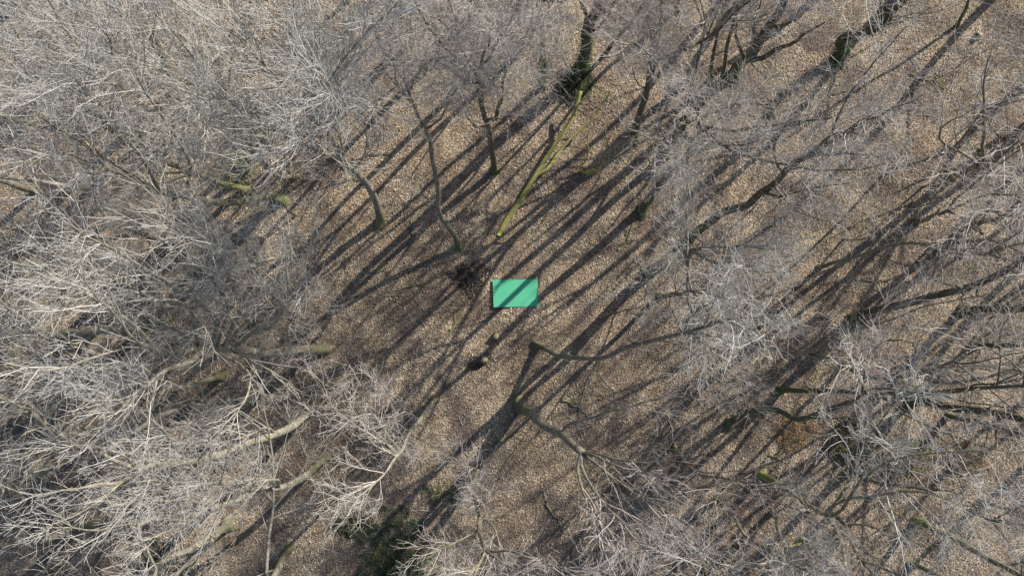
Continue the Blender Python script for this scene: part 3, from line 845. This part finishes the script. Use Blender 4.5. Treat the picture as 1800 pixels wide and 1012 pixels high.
# saplings of the understorey
def sapling(px, py, label, seed_, H, dens):
    b0 = P(px, py)
    rg = np.random.default_rng(seed_)
    l = rg.normal(0, 0.35, (2, 2))
    pts = [b0, b0 + np.array([l[0, 0], l[0, 1], H * 0.3]), b0 + np.array([l[1, 0], l[1, 1], H * 0.6])]
    return build_tree('bare_sapling', label, pts, 0.055, H, 'loose', 'grey', 'grey', seed_, group='bare saplings of the understorey', dens=dens * 0.8, cat='sapling', spread=1.5, start=0.2)
PR['p1'] = sapling(420, 700, 'small twiggy sapling below the huge level trunk', 51, 7.5, 1.3)
PR['p2'] = sapling(1330, 560, 'small twiggy sapling right of the bushy pale crowns', 52, 6.0, 1.3)
SAP = 'bare saplings of the understorey'
for k, x, y, lb in ( ('p1', 600, 640, 'twiggy sapling beside the mossy yellow foot of the huge tree'),
                     ('p2', 440, 935, 'twiggy sapling right of the twin pale stems'),
                    ('p1', 540, 580, 'twiggy sapling above the mossy yellow foot of the huge tree'), ('p2', 520, 380, 'twiggy sapling right of the level yellow green trunk'),
                    ('p1', 470, 300, 'twiggy sapling beside the short mossy yellow trunk'), ('p2', 560, 440, 'twiggy sapling at the edge of the left canopy'),
                     
                    ('p2', 560, 260, 'twiggy sapling left of the fan branched trunk'), ('p1', 700, 150, 'twiggy sapling below the pair of dark stems'),
                    ('p2', 930, 60, 'twiggy sapling left of the slim ivy tree'), ('p1', 1380, 300, 'twiggy sapling above the dark curved trunk'),
                    ('p2', 1500, 230, 'twiggy sapling below the bent ivy tree'), ('p1', 1580, 180, 'twiggy sapling between the shadow stripes at the top right'),
                    ('p2', 1620, 330, 'twiggy sapling left of the low dark limb'), ('p1', 1480, 420, 'twiggy sapling above the long dark slanting trunk'),
                    ('p2', 1420, 620, 'twiggy sapling above the start of the long level trunk'), ('p1', 1550, 600, 'twiggy sapling below the long dark slanting trunk'),
                    ('p2', 1250, 660, 'twiggy sapling above the crooked elbow tree'), ('p1', 1350, 800, 'twiggy sapling below the crooked elbow tree'),
                    ('p2', 1230, 830, 'twiggy sapling under the thin limbs of the stout tree'), ('p1', 1540, 890, 'twiggy sapling right of the small curved stem'),
                    ('p2', 1640, 860, 'twiggy sapling above the green mossy corner trunk'), ('p1', 1130, 960, 'twiggy sapling at the bottom edge under thin limbs'),
                    ('p2', 1300, 960, 'twiggy sapling at the bottom edge right of the thin limbs'), ('p1', 1650, 640, 'twiggy sapling below the dark level trunk at the right')):
    F(k, x, y, lb, SAP)
# trees just beyond the view whose shadows reach into it
PR['t1'] = proto(1860, 230, 'bare tree outside the upper right edge, known by its shadow', 17, 'sparse', 'dark', 'grey', 0.24, 20, 0.6, 'trees beyond the upper right edge that throw stripes of shadow')
BEY = 'trees beyond the upper right edge that throw stripes of shadow'
for x, y in ((1880, 380), (1900, 120), (1840, -90), (1980, -20), (1700, -120), (2050, 260), (1560, -130), (1990, 520), (2120, 80), (1420, -140), (2160, 420), (1920, 700)):
    F('t1', x, y, 'bare tree outside the upper right edge, known by its shadow', BEY, rng.uniform(0.9, 1.15))

# ------------------------------------------------------------------ the green sheet
w0, w1, w2, w3 = P(866, 492), P(945, 491), P(946.5, 538.5), P(868, 540)
nu, nv = 24, 15
U, Vv = np.meshgrid(np.linspace(0, 1, nu), np.linspace(0, 1, nv))
top = ((1 - U) * (1 - Vv))[..., None] * w0 + (U * (1 - Vv))[..., None] * w1 + (U * Vv)[..., None] * w2 + ((1 - U) * Vv)[..., None] * w3
zc = max(w[2] for w in (w0, w1, w2, w3)) + 0.09
top[..., 2] = zc + 0.006 * np.sin(U * 7 + 1) * np.cos(Vv * 5)
ctr = top.mean(axis=(0, 1))
bot = top.copy(); bot[..., 2] -= 0.03
VV = np.concatenate([top.reshape(-1, 3), bot.reshape(-1, 3)]) - ctr
I = np.arange(nu * nv).reshape(nv, nu)
ft = np.stack([I[:-1, :-1], I[1:, :-1], I[1:, 1:], I[:-1, 1:]], -1).reshape(-1, 4)
J = nu * nv
ring = np.concatenate([I[0, :-1], I[:-1, -1], I[-1, :0:-1], I[:0:-1, 0]])
rn = np.roll(ring, -1)
fs = np.stack([ring, rn, rn + J, ring + J], -1)
tag(link('green_sheet', mesh_np('green_sheet', VV, [ft, ft[:, ::-1] + J, fs], M_GREEN, smooth=False), loc=ctr),
    'flat bright green rectangular sheet lying on the leaf litter at the centre', 'sheet')

# ------------------------------------------------------------------ mossy fallen log
def log_thing(name, label, cat, pts, r0, r1, bk, limbs=(), lump=0.1, sd=1):
    rg = np.random.default_rng(sd)
    pts = np.asarray(pts, float); base = pts[0].copy()
    root = thing(name, label, cat, base)
    def tube(q, ra, rb):
        c = spline(np.asarray(q) - base, max(10, int(np.linalg.norm(np.diff(np.asarray(q), axis=0), axis=1).sum() / 0.2)))
        s = np.linspace(0, 1, len(c))
        c[:, :2] += 0.03 * np.sin(s * 21 + sd)[:, None]
        t = Tubes(); t.add(c[None], (ra * (1 - s) + rb * s)[None], 11, cap=True, lump=lump, rng=rg)
        return t
    link('stem', tube(pts, r0, r1).mesh('stem', BARK[bk]), root)
    for q, ra, rb in limbs:
        link('limb', tube(q, ra, rb).mesh('limb', BARK[bk]), root)
    return root

log_thing('fallen_log', 'long mossy yellow green fallen log slanting up from the centre clearing', 'log',
  [P(876, 414, -0.06), P(886, 396, 0.04), P(903, 368, 0.2), P(922, 340, 0.3), P(945, 302, 0.45), P(966, 269, 0.6), P(985, 240, 0.8), P(1003, 212, 1.0), P(1014, 186, 1.2), P(1022, 160, 1.4)], 0.155, 0.10, 'log',
  [([P(946, 305, 0.4), P(962, 296, 0.4), P(985, 265, 0.4), P(1003, 243, 0.6), P(1033, 218, 0.9), P(1056, 190, 1.3), P(1076, 158, 1.9)], 0.10, 0.04),
   ([P(1056, 190, 1.3), P(1062, 172, 1.6), P(1044, 166, 1.9), P(1028, 172, 2.0)], 0.05, 0.02)], 0.12, 3)
log_thing('fallen_branch', 'short mossy yellow bent fallen branch with a thin dark upturned end', 'branch',
  [P(1020, 290, 0.5), P(1022, 300, 0.25), P(1032, 305, 0.2), P(1046, 302, 0.25), P(1054, 297, 0.4), P(1062, 278, 0.8), P(1067, 262, 1.2), P(1065, 225, 1.8)], 0.07, 0.02, 'log',
  [([P(1030, 305, 0.2), P(1040, 301, 0.22), P(1050, 300, 0.3)], 0.14, 0.09), ([P(1020, 292, 0.5), P(1030, 282, 0.8), P(1034, 262, 1.3), P(1030, 225, 2.0)], 0.04, 0.015)], 0.15, 4)
log_thing('fallen_branch', 'thin pale dead branch on leaves left of the dark brush heap', 'branch',
  [P(770, 438, 0.08), P(760, 452, 0.1), P(748, 466, 0.08), P(735, 478, 0.06)], 0.04, 0.015, 'pale', (), 0.1, 6)
log_thing('fallen_branch', 'thin curved dead branch arching on the ground right of the bent mossy branch', 'branch',
  [P(1045, 372, 0.05), P(1052, 382, 0.35), P(1062, 384, 0.4), P(1066, 376, 0.1)], 0.03, 0.015, 'grey', (), 0.1, 7)
log_thing('fallen_branch', 'low dark dead branch lying under the bent ivy tree, top right', 'branch',
  [P(1500, 98, 0.1), P(1530, 80, 0.1), P(1552, 66, 0.1)], 0.05, 0.02, 'dark', (), 0.1, 8)

rb = np.random.default_rng(9)
for x, y, ang_, L_, bk_, lb in ((690, 520, 25, 2.6, 'pale', 'forked pale fallen branch on the leaves at the left rim of the clearing'),
                      (985, 700, -35, 1.8, 'grey', 'grey fallen branch above the stout leaning tree'),
                      (1085, 440, 60, 2.2, 'pale', 'pale fallen branch left of the bushy pale crowns'),
                      (870, 770, 10, 1.6, 'grey', 'grey fallen branch beside the broad dark shadow of the stout tree'),
                      (960, 880, -60, 2.0, 'pale', 'pale fallen branch at the bottom of the sunny clearing'),
                      (720, 430, 80, 1.7, 'grey', 'grey fallen branch left of the twisted leaning tree'),
                      (1060, 560, 15, 2.3, 'grey', 'grey fallen branch above the slim curving tree'),
                      (1440, 190, 40, 2.6, 'pale', 'pale fallen branch beside the long shadow of the bent ivy tree'),
                      (1600, 130, -20, 2.2, 'grey', 'grey fallen branch on the open leaves at the top right'),
                      (640, 470, -15, 1.9, 'pale', 'pale fallen branch below the fan branched tree'),
                      (790, 580, 50, 1.5, 'moss', 'mossy fallen branch upper left of the dark hollow')):
    b0 = ground_point(x, y)
    d_ = np.array([math.cos(math.radians(ang_)), math.sin(math.radians(ang_))]); n_ = np.array([-d_[1], d_[0]])
    w_ = lambda t, o: (lambda q: np.array([q[0], q[1], float(gz(q[0], q[1])) + 0.07]))(b0[:2] + d_ * t * L_ + n_ * o)
    c_ = rb.uniform(-0.2, 0.2, 4)
    main = [w_(0, 0), w_(0.3, c_[0]), w_(0.65, c_[1]), w_(1.0, c_[2])]
    log_thing('fallen_branch', lb, 'branch', main, 0.045, 0.015, bk_, [([w_(0.32, c_[0]), w_(0.5, c_[0] + 0.3), w_(0.75, c_[0] + 0.55)], 0.025, 0.01), ([w_(0.62, c_[1]), w_(0.75, c_[1] - 0.25), w_(0.9, c_[1] - 0.5)], 0.02, 0.01)], 0.1, 60 + x)
# stumps at the hollow
def stump(label, px, py, r, h, bk, sd):
    rg = np.random.default_rng(sd)
    b0 = P(px, py)
    root = thing('tree_stump', label, 'stump', b0)
    c = np.array([[0, 0, -0.3], [0, 0, 0.0], [0, 0, h * 0.4], [0.02, 0.01, h * 0.8], [0.02, 0.01, h]])
    t = Tubes(); t.add(c[None], (r * np.array([1.7, 1.4, 1.08, 0.98, 0.95]))[None], 14, lump=0.12, rng=rg)
    link('stem', t.mesh('stem', BARK[bk]), root)
    t = Tubes(); t.add(np.array([[[0.02, 0.01, h - 0.02], [0.02, 0.01, h + 0.015]]]), np.array([[r * 0.93, r * 0.9]]), 14, cap=True, lump=0.06, rng=rg)
    link('cut_face', t.mesh('cut_face', M_CUT), root)
    return root
stump('small pale round stump between the green sheet and the dark hollow', 872, 591, 0.17, 0.5, 'pale', 1)
stump('mossy pale stump on the lip of the dark hollow', 851, 631, 0.19, 0.35, 'pale', 2)
stump('low dark stump near the top right beside parallel shadow stripes', 1718, 64, 0.16, 0.35, 'dark', 3)
for k, (pp, lab) in enumerate((([P(833, 632, 0.3), P(831, 645, 0.25), P(829, 657, 0.1)], 'pale bare stick leaning across the dark hollow, left of a pair'), ([P(841, 631, 0.3), P(839, 640, 0.3), P(837, 649, 0.2)], 'shorter pale stick leaning across the dark hollow beside the other'),
                               ([P(832, 627, 0.35), P(824, 634, 0.35), P(815, 643, 0.2)], 'thin pale stick along the upper lip of the dark hollow'))):
    log_thing('stick', lab, 'stick', pp, 0.022, 0.014, 'pale', (), 0.1, 20 + k)

# brush heap by the sheet
def heap(label, px, py, rx, ry, hh, nst, sd, bk, leaves, lm, name='brush_heap', cat='brush heap', slen=(0.6, 1.6)):
    rg = np.random.default_rng(sd)
    b0 = P(px, py)
    root = thing(name, label, cat, b0)
    a = rg.uniform(0, 6.28, nst); q = np.sqrt(rg.random(nst))
    x, y = rx * q * np.cos(a), ry * q * np.sin(a)
    z = hh * (1 - q ** 2) * rg.random(nst) + 0.03
    z += gz(x + b0[0], y + b0[1]) - b0[2]
    d = np.stack([rg.normal(size=nst), rg.normal(size=nst), rg.normal(size=nst) * 0.35], 1)
    p, R = grow(np.stack([x, y, z], 1), d, rg.uniform(slen[0], slen[1], nst), rg.uniform(0.008, 0.024, nst), 0.005, 5, 0.22, -0.03, rg)
    p -= (p.mean(axis=1, keepdims=True) - p[:, :1]) * 0.9
    p[:, :, 2] = np.maximum(p[:, :, 2], gz(p[:, :, 0] + b0[0], p[:, :, 1] + b0[1]) - b0[2] + 0.02)
    t = Tubes(); t.add(p, R, 4)
    link('stems', t.mesh('stems', BARK[bk]), root)
    if leaves:
        a = rg.uniform(0, 6.28, leaves); q = np.sqrt(rg.random(leaves))
        lob = 1 + 0.28 * np.sin(a * 3 + sd) + 0.18 * np.sin(a * 7 + sd * 2)
        x, y = rx * q * lob * np.cos(a), ry * q * lob * np.sin(a)
        keep = (np.sin(x * 5.3 + sd) * np.sin(y * 4.7 + sd * 1.3) + 0.6 * np.sin(x * 11 + y * 9 + sd) + rg.normal(0, 0.55, leaves)) > -0.25
        a, q, x, y = a[keep], q[keep], x[keep], y[keep]; leaves = len(x)
        bumps = 0.6 + 0.4 * np.sin(x * 4.1 + sd) * np.sin(y * 3.7 + sd * 0.7)
        z = hh * (1 - q ** 2) * bumps * rg.random(leaves) ** 0.5 + 0.04 + gz(x + b0[0], y + b0[1]) - b0[2]
        link('foliage', leaf_mesh('foliage', np.stack([x, y, z], 1), rg.uniform(0.05, 0.11, leaves), lm, rg, None, 0.7), root)
    return root
heap('brushwood heap with leaves coloured dark as shade, left of the green sheet', 826, 486, 0.95, 0.85, 0.12, 40, 31, 'grey', 3800, M_SHADE_LEAF, slen=(0.25, 0.7))  # real brushwood, but the leaf colour stands in for a shady patch
heap('tangle of brush added as dark shade at the top end of the mossy fallen log', 1010, 148, 1.0, 0.9, 0.6, 150, 32, 'dark', 2400, M_SHADE_LEAF)  # brush added in place of deep shade, its leaves coloured near black
B = 'bramble and ivy bushes'
heap('speckled yellow green bush at the bottom edge beside the dark ivy shade', 722, 990, 1.5, 1.2, 0.9, 90, 33, 'dark', 5200, M_BRAMBLE, 'bush', 'bush')
heap('dark ivy patch in the broad shadow near the bottom centre', 700, 925, 1.5, 1.0, 0.35, 40, 34, 'dark', 2600, M_IVY, 'bush', 'bush')
heap('dark ivy bush at the bottom edge left of the speckled bush', 672, 985, 1.2, 1.1, 0.5, 50, 35, 'dark', 3000, M_IVY, 'bush', 'bush')
heap('dark ivy clump under the lowest twigs of the sawn top tree', 625, 925, 1.1, 0.7, 0.4, 60, 36, 'dark', 1500, M_IVY, 'bush', 'bush')
heap('dark ivy patch along the broad shadow below the mossy yellow foot', 775, 868, 1.0, 0.8, 0.2, 20, 43, 'dark', 700, M_IVY, 'bush', 'bush')
heap('olive yellow shrub among twigs at the lower right', 1500, 775, 1.5, 1.3, 0.8, 120, 37, 'grey', 1500, M_OLIVE, 'bush', 'bush')
heap('second olive yellow shrub right of the first at the lower right', 1590, 800, 1.6, 1.2, 0.8, 120, 38, 'grey', 1500, M_OLIVE, 'bush', 'bush')
heap('rusty leaved low shrub beside a dark shadow at the lower right', 1395, 760, 1.2, 1.0, 0.6, 60, 39, 'grey', 1800, M_RUST, 'bush', 'bush')
heap('rusty leaved low shrub left of the right edge trees', 1690, 810, 1.3, 1.1, 0.6, 60, 40, 'grey', 1800, M_RUST, 'bush', 'bush')
heap('small olive bush at the foot of the ivy stem, upper left', 410, 300, 1.3, 1.0, 0.8, 70, 41, 'grey', 900, M_OLIVE, 'bush', 'bush')
heap('dark ivy mat at the bottom left beside the thick cut trunk', 270, 985, 1.4, 1.0, 0.4, 40, 42, 'dark', 1800, M_IVY, 'bush', 'bush')

# flat dark patch laid in the upper left corner
pc = P(-45, 8)
ang = np.linspace(0, 2 * np.pi, 48, endpoint=False)
rr = 1 + 0.08 * np.sin(3 * ang) + 0.06 * np.sin(5 * ang + 1)
pv = np.stack([pc[0] + 2.6 * rr * np.cos(ang), pc[1] + 1.9 * rr * np.sin(ang), np.full(48, 0.28)], 1)
pv = np.vstack([pv, [[pc[0], pc[1], 0.28]]])
ii = np.arange(48)
tag(link('dark_patch', mesh_np('dark_patch', pv, [np.stack([ii, np.roll(ii, -1), np.full(48, 48)], -1)], M_DARK_PATCH)), kind='structure')
